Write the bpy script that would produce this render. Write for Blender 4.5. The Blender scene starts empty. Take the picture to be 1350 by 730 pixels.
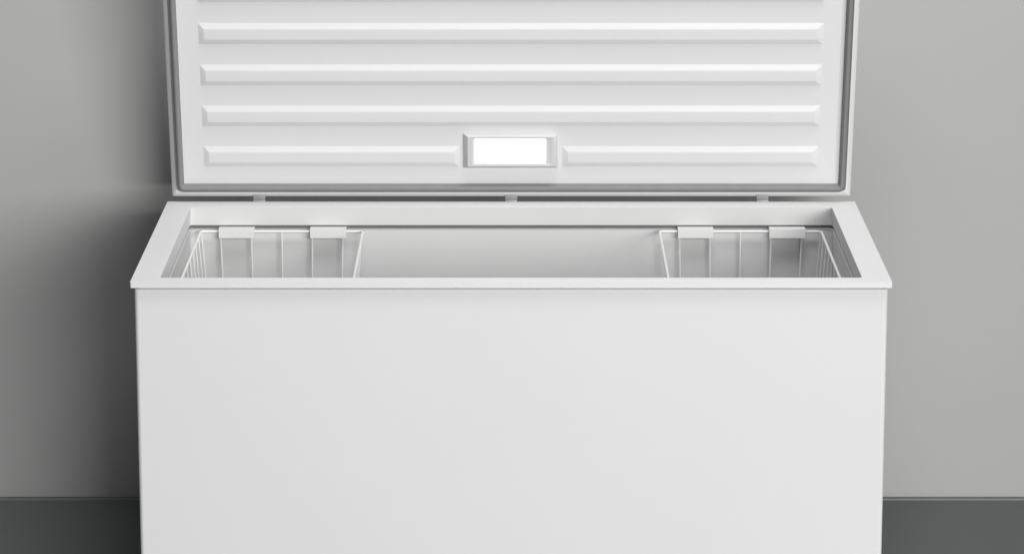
import bpy, bmesh, math, random
from mathutils import Vector, Matrix
random.seed(4)
S = bpy.context.scene
C = S.collection
RAD = math.radians

# ------------------------------------------------------------------ camera
H = 0.62                      # height of the freezer rim above the floor
WALL_Y = 0.843
cd = bpy.data.cameras.new('camera')
cam = bpy.data.objects.new('camera', cd); C.objects.link(cam)
cd.sensor_fit = 'HORIZONTAL'; cd.sensor_width = 36.0
cd.lens = 36.0 * 4693.2 / 1350.0
cam.location = (0.0015, -5.8221, H + 1.3381)
cam.rotation_euler = (RAD(90 - 12.8544), 0, 0)
cd.clip_start = 0.1; cd.clip_end = 100
S.camera = cam

# ------------------------------------------------------------------ world and lamps
w = bpy.data.worlds.new('World'); S.world = w; w.use_nodes = True
bgn = w.node_tree.nodes['Background']
bgn.inputs[0].default_value = (0.96, 0.985, 1.02, 1)
bgn.inputs[1].default_value = 0.135

def softbox(name, loc, target, sx, sy, power, col=(1, 1, 1), spread=180):
    d = bpy.data.lights.new(name, 'AREA'); d.shape = 'RECTANGLE'
    d.size = sx; d.size_y = sy; d.energy = power; d.color = col; d.spread = RAD(spread)
    o = bpy.data.objects.new(name, d); C.objects.link(o)
    o.location = loc
    o.rotation_euler = (Vector(target) - Vector(loc)).to_track_quat('-Z', 'Y').to_euler()
    return o
softbox('key_softbox', (5.5, -12.2, 3.1), (0, 0.3, 0.6), 8.2, 4.2, 1820, (1.0, 0.997, 0.99))
softbox('top_softbox', (0.4, -0.65, 3.7), (0.05, 0.15, 0.6), 1.8, 0.8, 76)

S.render.engine = 'CYCLES'
S.view_settings.view_transform = 'Standard'
S.view_settings.look = 'None'
S.view_settings.exposure = 0.0
S.view_settings.gamma = 1.0

# ------------------------------------------------------------------ materials
def mat(name, col, rough=0.5, noise=None, bump=None, emit=None, spec=0.5, coat=0.0):
    m = bpy.data.materials.new(name); m.use_nodes = True
    nt = m.node_tree; b = nt.nodes['Principled BSDF']
    b.inputs['Base Color'].default_value = (*col, 1)
    b.inputs['Roughness'].default_value = rough
    b.inputs['Specular IOR Level'].default_value = spec
    b.inputs['Coat Weight'].default_value = coat
    tc = nt.nodes.new('ShaderNodeTexCoord')
    if noise:
        sc, amt = noise
        n = nt.nodes.new('ShaderNodeTexNoise'); n.inputs['Scale'].default_value = sc
        n.inputs['Detail'].default_value = 4
        nt.links.new(tc.outputs['Object'], n.inputs['Vector'])
        r = nt.nodes.new('ShaderNodeMapRange')
        r.inputs['From Min'].default_value = 0.3; r.inputs['From Max'].default_value = 0.7
        r.inputs['To Min'].default_value = 1 - amt; r.inputs['To Max'].default_value = 1 + amt
        nt.links.new(n.outputs['Fac'], r.inputs['Value'])
        mx = nt.nodes.new('ShaderNodeVectorMath'); mx.operation = 'SCALE'
        mx.inputs[0].default_value = col
        nt.links.new(r.outputs['Result'], mx.inputs['Scale'])
        nt.links.new(mx.outputs['Vector'], b.inputs['Base Color'])
    if bump:
        sc, st = bump
        n = nt.nodes.new('ShaderNodeTexNoise'); n.inputs['Scale'].default_value = sc
        n.inputs['Detail'].default_value = 3
        nt.links.new(tc.outputs['Object'], n.inputs['Vector'])
        bp = nt.nodes.new('ShaderNodeBump'); bp.inputs['Strength'].default_value = st
        bp.inputs['Distance'].default_value = 0.001
        nt.links.new(n.outputs['Fac'], bp.inputs['Height'])
        nt.links.new(bp.outputs['Normal'], b.inputs['Normal'])
    if emit:
        b.inputs['Emission Color'].default_value = (*emit[0], 1)
        b.inputs['Emission Strength'].default_value = emit[1]
    return m
M = {
 'wall':   mat('painted_wall', (0.358, 0.358, 0.353), 0.75, noise=(1.3, 0.012), bump=(260, 0.05), spec=0.2),
 'floor':  mat('dark_floor', (0.094, 0.101, 0.098), 0.65, noise=(3.0, 0.05), bump=(120, 0.06), spec=0.3),
 'edge_highlight':   mat('floor_edge_highlight', (0.14, 0.15, 0.15), 0.45, noise=(20, 0.04)),
 'gap_shade':   mat('gap_shadow_black', (0.02, 0.022, 0.024), 0.7, noise=(60, 0.1)),
 'steel':  mat('white_enamel', (0.68, 0.68, 0.682), 0.45, noise=(4, 0.006), bump=(420, 0.02), spec=0.12),
 'rim':    mat('white_rim_plastic', (0.70, 0.70, 0.70), 0.5, noise=(9, 0.006), spec=0.12),
 'collar': mat('rim_plastic_shaded', (0.60, 0.60, 0.597), 0.55, noise=(7, 0.006), spec=0.1),  # rim plastic made greyer: shade on the inner faces put into the colour
 'groove_shade':  mat('groove_shade_grey', (0.17, 0.17, 0.168), 0.8, noise=(30, 0.05), spec=0.1),
 'liner':  mat('white_liner', (0.575, 0.575, 0.573), 0.6, noise=(5, 0.01), spec=0.1),
 'panel':  mat('white_lid_panel', (0.69, 0.69, 0.692), 0.6, noise=(6, 0.006), bump=(300, 0.02), spec=0.2),
 'housing': mat('white_lamp_housing', (0.60, 0.60, 0.60), 0.5, noise=(30, 0.008), spec=0.2),
 'shell':  mat('white_lid_shell', (0.68, 0.68, 0.675), 0.45, noise=(6, 0.006), spec=0.25),
 'gasket': mat('grey_rubber_gasket', (0.205, 0.205, 0.205), 0.6, noise=(40, 0.03), spec=0.25),
 'wire':   mat('white_coated_wire', (0.74, 0.74, 0.735), 0.45, noise=(80, 0.01)),
 'clip':   mat('white_clip_plastic', (0.65, 0.65, 0.645), 0.5, noise=(30, 0.008)),
 'hinge':  mat('light_grey_hinge', (0.29, 0.29, 0.288), 0.45, noise=(50, 0.02)),
 'lamp':   mat('lit_diffuser', (0.85, 0.85, 0.85), 0.5, noise=(50, 0.005), emit=((1, 1, 1), 0.9)),
}

# ------------------------------------------------------------------ helpers
def obj(name, bm, m, parent=None, smooth=True, kind=None, angle=35):
    me = bpy.data.meshes.new(name)
    bmesh.ops.recalc_face_normals(bm, faces=bm.faces)
    bm.to_mesh(me); bm.free()
    me.materials.append(m)
    if smooth:
        for p in me.polygons: p.use_smooth = True
        try: me.set_sharp_from_angle(angle=RAD(angle))
        except Exception: pass
    o = bpy.data.objects.new(name, me); C.objects.link(o)
    if parent: o.parent = parent
    if kind: o['kind'] = kind
    return o
def empty(name, loc=(0, 0, 0), rot=(0, 0, 0), parent=None):
    o = bpy.data.objects.new(name, None); C.objects.link(o)
    o.location = loc; o.rotation_euler = rot; o.empty_display_size = 0.1
    if parent: o.parent = parent
    return o
def rrect(x0, x1, y0, y1, r, n=6):
    """rounded rectangle, counter-clockwise list of (x, y)"""
    r = max(r, 1e-4)
    out = []
    for cx, cy, a0 in ((x1 - r, y0 + r, -90), (x1 - r, y1 - r, 0), (x0 + r, y1 - r, 90), (x0 + r, y0 + r, 180)):
        for i in range(n + 1):
            a = RAD(a0 + 90 * i / n)
            out.append((cx + r * math.cos(a), cy + r * math.sin(a)))
    return out
def loft(bm, loops, close=False, cap0=False, cap1=False):
    vs = [[bm.verts.new(p) for p in L] for L in loops]
    N = len(vs[0]); K = len(vs)
    for k in range(K if close else K - 1):
        a, b = vs[k], vs[(k + 1) % K]
        for i in range(N):
            j = (i + 1) % N
            bm.faces.new((a[i], a[j], b[j], b[i]))
    if cap0: bm.faces.new(vs[0])
    if cap1: bm.faces.new(vs[-1])
    return vs
def fillet(pts, r, n=4, closed=True):
    """round the corners of a 2D polyline; r is a number or list"""
    out = []
    N = len(pts)
    for i, p in enumerate(pts):
        ri = r[i] if isinstance(r, (list, tuple)) else r
        if ri <= 0 or (not closed and i in (0, N - 1)):
            out.append(tuple(p)); continue
        p = Vector(p); a = Vector(pts[i - 1]); b = Vector(pts[(i + 1) % N])
        da = (a - p); db = (b - p)
        ang = da.angle(db)
        t = min(ri / math.tan(ang / 2), da.length * .45, db.length * .45)
        s = p + da.normalized() * t; e = p + db.normalized() * t
        for k in range(n + 1):
            u = k / n
            out.append(tuple((1 - u) ** 2 * s + 2 * u * (1 - u) * p + u * u * e))
    return out
def box(bm, x0, x1, y0, y1, z0, z1, bev=0.0, seg=2):
    r = bmesh.ops.create_cube(bm, size=1)
    for v in r['verts']:
        v.co = Vector(((x0 + x1) / 2 + v.co.x * (x1 - x0), (y0 + y1) / 2 + v.co.y * (y1 - y0), (z0 + z1) / 2 + v.co.z * (z1 - z0)))
    if bev:
        es = list({e for v in r['verts'] for e in v.link_edges})
        bmesh.ops.bevel(bm, geom=es, offset=bev, segments=seg, profile=0.5, affect='EDGES')
def tube(bm, pts, r, n=8, closed=False):
    """round wire through pts"""
    pts = [Vector(p) for p in pts]; N = len(pts)
    loops = []
    up = None
    for i, p in enumerate(pts):
        if closed: t = (pts[(i + 1) % N] - pts[i - 1]).normalized()
        else: t = (pts[min(i + 1, N - 1)] - pts[max(i - 1, 0)]).normalized()
        if up is None:
            up = Vector((0, 0, 1)) if abs(t.z) < .9 else Vector((1, 0, 0))
        up = (up - t * up.dot(t)).normalized()
        s = t.cross(up)
        loops.append([p + (up * math.cos(2 * math.pi * k / n) + s * math.sin(2 * math.pi * k / n)) * r for k in range(n)])
    loft(bm, loops, close=closed, cap0=not closed, cap1=not closed)
def bend(pts, r, n=5, closed=False):
    out = []
    N = len(pts)
    for i, p in enumerate(pts):
        if not closed and i in (0, N - 1): out.append(Vector(p)); continue
        p = Vector(p); a = Vector(pts[i - 1]); b = Vector(pts[(i + 1) % N])
        s = p + (a - p).normalized() * r; e = p + (b - p).normalized() * r
        for k in range(n + 1):
            u = k / n; out.append((1 - u) ** 2 * s + 2 * u * (1 - u) * p + u * u * e)
    return out
def sheet(name, x0, x1, y0, y1, z0, z1, m, bev=0):
    bm = bmesh.new(); box(bm, x0, x1, y0, y1, z0, z1, bev)
    return obj(name, bm, m, None, kind='structure')

# ------------------------------------------------------------------ the setting
sheet('floor', -6, 6, -9, WALL_Y - 0.0275, -0.1, 0.0, M['floor'])
sheet('floor_edge_highlight', -6, 6, WALL_Y - 0.0270, WALL_Y - 0.0150, -0.1, 0.0016, M['edge_highlight'], 0.0015)  # lighter strip stands in for the highlight along the floor's edge
sheet('gap_shadow_strip', -6, 6, WALL_Y - 0.0145, WALL_Y + 0.0, -0.1, -0.0020, M['gap_shade'])  # black strip paints the shadow in the gap between floor and wall
wl = sheet('back_wall', -6, 6, WALL_Y + 0.0005, WALL_Y + 0.12, -0.1, 3.2, M['wall'])

# ------------------------------------------------------------------ the freezer
D = 0.6743
fz = empty('chest_freezer', (0, D / 2, 0))
fz['label'] = 'long white chest freezer with its ribbed lid standing open against the grey wall'
fz['category'] = 'chest freezer'
FP = (0, -D / 2, 0)      # part meshes are written in world coordinates; this puts them under the Empty
def part(name, bm, m, parent=None, **k):
    o = obj(name, bm, m, parent or fz, **k)
    if parent is None: o.location = FP
    return o

# outer cabinet: vertical corners rounded, plinth recessed at the foot
bm = bmesh.new()
prof = [(0.030, 0.000), (0.030, 0.045), (0.0, 0.050), (0.0, H - 0.0142), (0.0012, H - 0.0130), (0.020, H - 0.0130)]
loft(bm, [[(x, y, z) for x, y in rrect(-0.6337 + i, 0.6337 - i, 0.0062 + i, D - 0.004 - i, max(0.0075 - i, 0.002) if i < .005 else 0.004, 8)] for i, z in prof], cap0=True)
part('cabinet', bm, M['steel'])

# rim: one moulded frame - outer lip, flat top, inner collar. Each point: (side, front, back inset, z)
ctl = [(0.0135, 0.0135, 0.0135, -0.0160), (0.0130, 0.0130, 0.0130, -0.0098), (0.0, 0.0, 0.0, -0.0095), (0.0, 0.0, 0.0, 0.0),
       (0.0445, 0.0345, 0.0535, 0.0), (0.0460, 0.0360, 0.0550, -0.0335), (0.0410, 0.0310, 0.0500, -0.0345)]
radii = [0, 0, 0.0016, 0.0032, 0.0050, 0.001, 0]
def fil4(pts, rs, n=4):
    out = []
    for i, p in enumerate(pts):
        if rs[i] <= 0: out.append(p); continue
        p = Vector(p); a = Vector(pts[i - 1]); b = Vector(pts[i + 1])
        s = p + (a - p).normalized() * min(rs[i], (a - p).length * .48)
        e = p + (b - p).normalized() * min(rs[i], (b - p).length * .48)
        for k in range(n + 1):
            u = k / n; out.append(tuple((1 - u) ** 2 * s + 2 * u * (1 - u) * p + u * u * e))
    return out
bm = bmesh.new()
lp = []
for sx, sf, sb, z in fil4(ctl, radii, 5):
    r = 0.0035 if sx < 0.02 else 0.006
    lp.append([(x, y, H + z) for x, y in rrect(-0.64 + sx, 0.64 - sx, sf, D - sb, r, 5)])
cut = len(lp) - 8
loft(bm, lp[:cut + 1])
part('rim', bm, M['rim'], angle=50)
bm = bmesh.new(); loft(bm, lp[cut:])
part('inner_collar', bm, M['collar'], angle=50)

# liner: groove under the collar, then a small lip and the deep white tub
bm = bmesh.new()
def inside(i, z, r):      # loop of the opening (594 x 583 mm half-width x depth) pushed outwards by -i
    return [(x, y, H + z) for x, y in rrect(-0.5943 + i, 0.5943 - i, 0.0358 + i, D - 0.0553 - i, r, 6)]
lp = [inside(i, z, .010) for i, z in ((-0.0060, -0.0403), (0.0012, -0.0404), (0.0005, -0.0410), (0.0001, -0.0420), (0.0002, -0.0435), (0.0012, -0.30), (0.0035, -0.50), (0.010, -0.520), (0.03, -0.5255))]
loft(bm, lp, cap1=True)
part('liner', bm, M['liner'], angle=40)
bm = bmesh.new()
loft(bm, [inside(i, z, .009) for i, z in ((-0.0060, -0.0310), (-0.0030, -0.0315), (-0.0026, -0.0350), (-0.0026, -0.0402), (-0.0060, -0.0402))])
part('groove_shade_strip', bm, M['groove_shade'], angle=40)  # added dark grey strip, its colour stands in for shade in the groove

# hinges between rim and lid
for x in (-0.4692, 0.0, 0.4679):
    bm = bmesh.new()
    box(bm, x - 0.0112, x + 0.0112, D - 0.0035, D + 0.0125, H - 0.075, H + 0.0035, 0.0008)
    tube(bm, [(x - 0.0112, D + 0.008, H + 0.0035), (x + 0.0112, D + 0.008, H + 0.0035)], 0.0042, 12)
    box(bm, x - 0.0112, x + 0.0112, D + 0.002, D + 0.0105, H + 0.002, H + 0.030, 0.0008)
    part('hinge', bm, M['hinge'])

# ---- lid: local x = width, -y = towards the room, z = up along the lid
LL = 0.672; LW = 0.632
lid = empty('lid', (0, 0.6720 - D / 2, H + 0.0104), (RAD(14.488), 0, 0), fz)
bm = bmesh.new()
lp = []
sec = [(0.030, 0.0035), (0.0105, 0.0035), (0.0102, 0.0002), (0.0096, 0.0000), (0.0088, 0.0003), (0.0012, 0.0072), (0.0003, 0.0086), (0.0, 0.0100), (0.0, 0.040), (0.0015, 0.044), (0.006, 0.047), (0.25, 0.050)]
for i, y in sec:
    zi = -0.0049 + i * 1.47 if i < 0.0103 else i
    lp.append([(x, y, z) for x, z in rrect(-LW + i, LW - i, zi, LL - i, 0.0035 if i < .009 else 0.006, 5)])
loft(bm, lp, cap1=True)
o = obj('lid_shell', bm, M['shell'], lid, angle=30)

# gasket: soft grey bellows profile running round the lid
bm = bmesh.new()
sec = [(0.0108, 0.0034), (0.0106, -0.0045), (0.0112, -0.0062), (0.0120, -0.0048), (0.0130, -0.0060), (0.0150, -0.0090), (0.0170, -0.0098), (0.0196, -0.0097), (0.0206, -0.0090), (0.0214, -0.0072), (0.0246, 0.0050)]
lp = [[(x, y, z) for x, z in rrect(-LW + i, LW - i, i, LL - i, 0.013 if i < .0145 else max(0.0115 - (i - .0145) * 1.15, 0.001), 8)] for i, y in sec]
loft(bm, lp)
obj('gasket', bm, M['gasket'], lid, angle=60)

# inner panel: shallow tray inside the gasket
PY = 0.004
bm = bmesh.new()
lp = [[(x, y, z) for x, z in rrect(-LW + i, LW - i, i, LL - i, r, 5)] for i, y, r in
      ((0.0200, PY + 0.0010, 0.002), (0.0240, PY, 0.002), (0.0300, PY, 0.002))]
loft(bm, lp, cap1=True)
obj('inner_panel', bm, M['panel'], lid, angle=40)

# embossed ribs, each with bevelled flanks
def raised(x0, x1, z0, z1, bx, bz, p, soft=0.0012):
    """raised bar: list of loops from the panel plane to the flat top"""
    ring = []
    for f, h in ((-0.16, 0.0), (-0.05, 0.02), (0.06, 0.10), (0.90, 0.93), (1.0, 0.985), (1.12, 1.0)):
        ring.append([(x, PY + 0.0002 - p * h, z) for x, z in rrect(x0 + bx * f, x1 - bx * f, z0 + bz * f, z1 - bz * f, 0.0008, 2)])
    return ring
RIBZ = [0.0590 + 0.0823 * k for k in range(7)]
first = None
for k, z in enumerate(RIBZ):
    if k == 0: spans = [(-0.5695, -0.0960), (0.0945, 0.5680)]
    else: spans = [(-0.5695, 0.5680)]
    for a, b in spans:
        if k >= 2:
            o = first.copy(); C.objects.link(o); o.parent = lid; o.location = (0, 0, z - RIBZ[1]); continue
        bm = bmesh.new(); loft(bm, raised(a, b, z, z + 0.0418, 0.0104, 0.0104, 0.0054), cap1=True)
        o = obj('rib', bm, M['panel'], lid, angle=28)
        if k == 1: first = o

# ---- lid lamp: bevelled housing with a lit diffuser
LM = Matrix.Translation((0, 0.6720 - D / 2, H + 0.0104)) @ Matrix.Rotation(RAD(14.488), 4, 'X')
lamp = empty('lid_lamp', LM.to_translation(), LM.to_euler(), fz)
bm = bmesh.new()
lps = []
for ax, bx, az, bz, y in ((-0.0895, 0.0862, 0.0562, 0.1268, PY), (-0.0812, 0.0802, 0.0650, 0.1264, PY - 0.0132), (-0.0802, 0.0790, 0.0658, 0.1259, PY - 0.0140),
                          (-0.0715, 0.0735, 0.0690, 0.1240, PY - 0.0140), (-0.0707, 0.0725, 0.0698, 0.1232, PY - 0.0132), (-0.0695, 0.0700, 0.0706, 0.1228, PY - 0.0132), (-0.0688, 0.0655, 0.0712, 0.1222, PY - 0.0124), (-0.0680, 0.0650, 0.0716, 0.1218, PY - 0.0100)):
    lps.append([(x, y, z) for x, z in rrect(ax, bx, az, bz, 0.0012, 3)])
loft(bm, lps, cap1=True)
obj('lamp_housing', bm, M['housing'], lamp, angle=25)
bm = bmesh.new()
lps = [[(x, y, z) for x, z in rrect(-0.0676 + i, 0.0640 - i, 0.0718 + i, 0.1206 - i, 0.0015, 3)] for i, y in ((0, PY - 0.0098), (0, PY - 0.0134), (0.0008, PY - 0.0142))]
loft(bm, lps, cap1=True)
obj('diffuser', bm, M['lamp'], lamp, angle=40)

# ------------------------------------------------------------------ wire baskets
BW = 0.2990 / 2; BY1 = 0.6075; BY0 = 0.0500; BZ = H - 0.0430; DEP = 0.24
def make_basket(label):
    cx = 0.0
    t = empty('wire_basket', (0, (BY0 + BY1) / 2, BZ - DEP))
    t['label'] = label; t['category'] = 'basket'; t['group'] = 'wire baskets hanging inside the freezer'
    off = Vector((0, -(BY0 + BY1) / 2, -(BZ - DEP)))
    def add(name, bm, m, **k):
        for v in bm.verts: v.co += off
        return obj(name, bm, m, t, **k)
    R = 0.00235; r = 0.0015
    bm = bmesh.new()
    tube(bm, bend([(-BW, BY1, BZ), (BW, BY1, BZ), (BW, BY0, BZ), (-BW, BY0, BZ)], 0.010, 5, True), R, 10, True)
    add('top_frame', bm, M['wire'])
    k = 0.075 * DEP            # the basket narrows downwards
    bm = bmesh.new()
    tube(bm, bend([(-BW + k, BY1 - .006, BZ - DEP), (BW - k, BY1 - .006, BZ - DEP), (BW - k, BY0 + k, BZ - DEP), (-BW + k, BY0 + k, BZ - DEP)], 0.012, 5, True), R, 10, True)
    add('base_frame', bm, M['wire'])
    for dz in (0.13,):
        kk = 0.075 * dz
        bm = bmesh.new()
        tube(bm, bend([(-BW + kk - .003, BY1 + .001, BZ - dz), (BW - kk + .003, BY1 + .001, BZ - dz), (BW - kk + .003, BY0 + kk - .003, BZ - dz), (-BW + kk - .003, BY0 + kk - .003, BZ - dz)], 0.012, 5, True), r, 8, True)
        add('side_rail', bm, M['wire'])
    # wires running down the back, under the bottom and up the front
    for i in range(5):
        x = -0.1129 + 0.0565 * i
        bm = bmesh.new()
        tube(bm, bend([(x, BY1 - .0015, BZ), (x * .94, BY1 - .006, BZ - DEP), (x * .94, BY0 + k, BZ - DEP), (x, BY0 + .0015, BZ)], 0.010, 4), r, 8)
        add('wire', bm, M['wire'])
    # wires running down one end, under the bottom and up the other end
    for i in range(9):
        y = BY1 - 0.0075 - 0.0595 * i - (0.0 if i else 0.0)
        bm = bmesh.new()
        x = BW - 0.0015
        tube(bm, bend([(-x, y, BZ), (-x + k, y, BZ - DEP), (x - k, y, BZ - DEP), (x, y, BZ)], 0.010, 4), r, 8)
        add('wire', bm, M['wire'])
    # flat hooks that hang on the ledge below the collar, on the back and on the front
    for xa, xb in ((-0.1158, -0.0503), (0.0528, 0.1193)):
        for side in (0, 1):
            bm = bmesh.new()
            # cross-section in (y, z), swept along x
            yb = BY1 - 0.0115
            sec = [(yb, H - 0.0535), (yb + 0.0004, H - 0.0300), (yb + 0.0250, H - 0.0288 - 0.006), (yb + 0.0250, H - 0.0372), (yb + 0.0022, H - 0.0340), (yb + 0.0020, H - 0.0535)]
            sec = [(yb, H - 0.0535), (yb + 0.0006, H - 0.0362), (yb + 0.0120, H - 0.0362), (yb + 0.0230, H - 0.0362), (yb + 0.0230, H - 0.0378), (yb + 0.0030, H - 0.0378), (yb + 0.0022, H - 0.0535)]
            if side: sec = [(BY0 + BY1 - y, z) for y, z in sec]
            A = [bm.verts.new((xa, y, z)) for y, z in sec]; B = [bm.verts.new((xb, y, z)) for y, z in sec]
            n = len(sec)
            for j in range(n): bm.faces.new((A[j], A[(j + 1) % n], B[(j + 1) % n], B[j]))
            bm.faces.new(A); bm.faces.new(B[::-1])
            bmesh.ops.bevel(bm, geom=list(bm.edges), offset=0.0004, segments=2, profile=.5, affect='EDGES')
            add('hook_plate', bm, M['clip'], smooth=False)
    return t
b1 = make_basket('white wire basket hanging at the left end of the open freezer')
b1.location.x = -0.4238
b2 = b1.copy(); C.objects.link(b2)
b2['label'] = 'white wire basket hanging at the shaded right end of the open freezer'
for ch in list(b1.children):
    c = ch.copy(); C.objects.link(c); c.parent = b2
b2.location.x = 0.4233
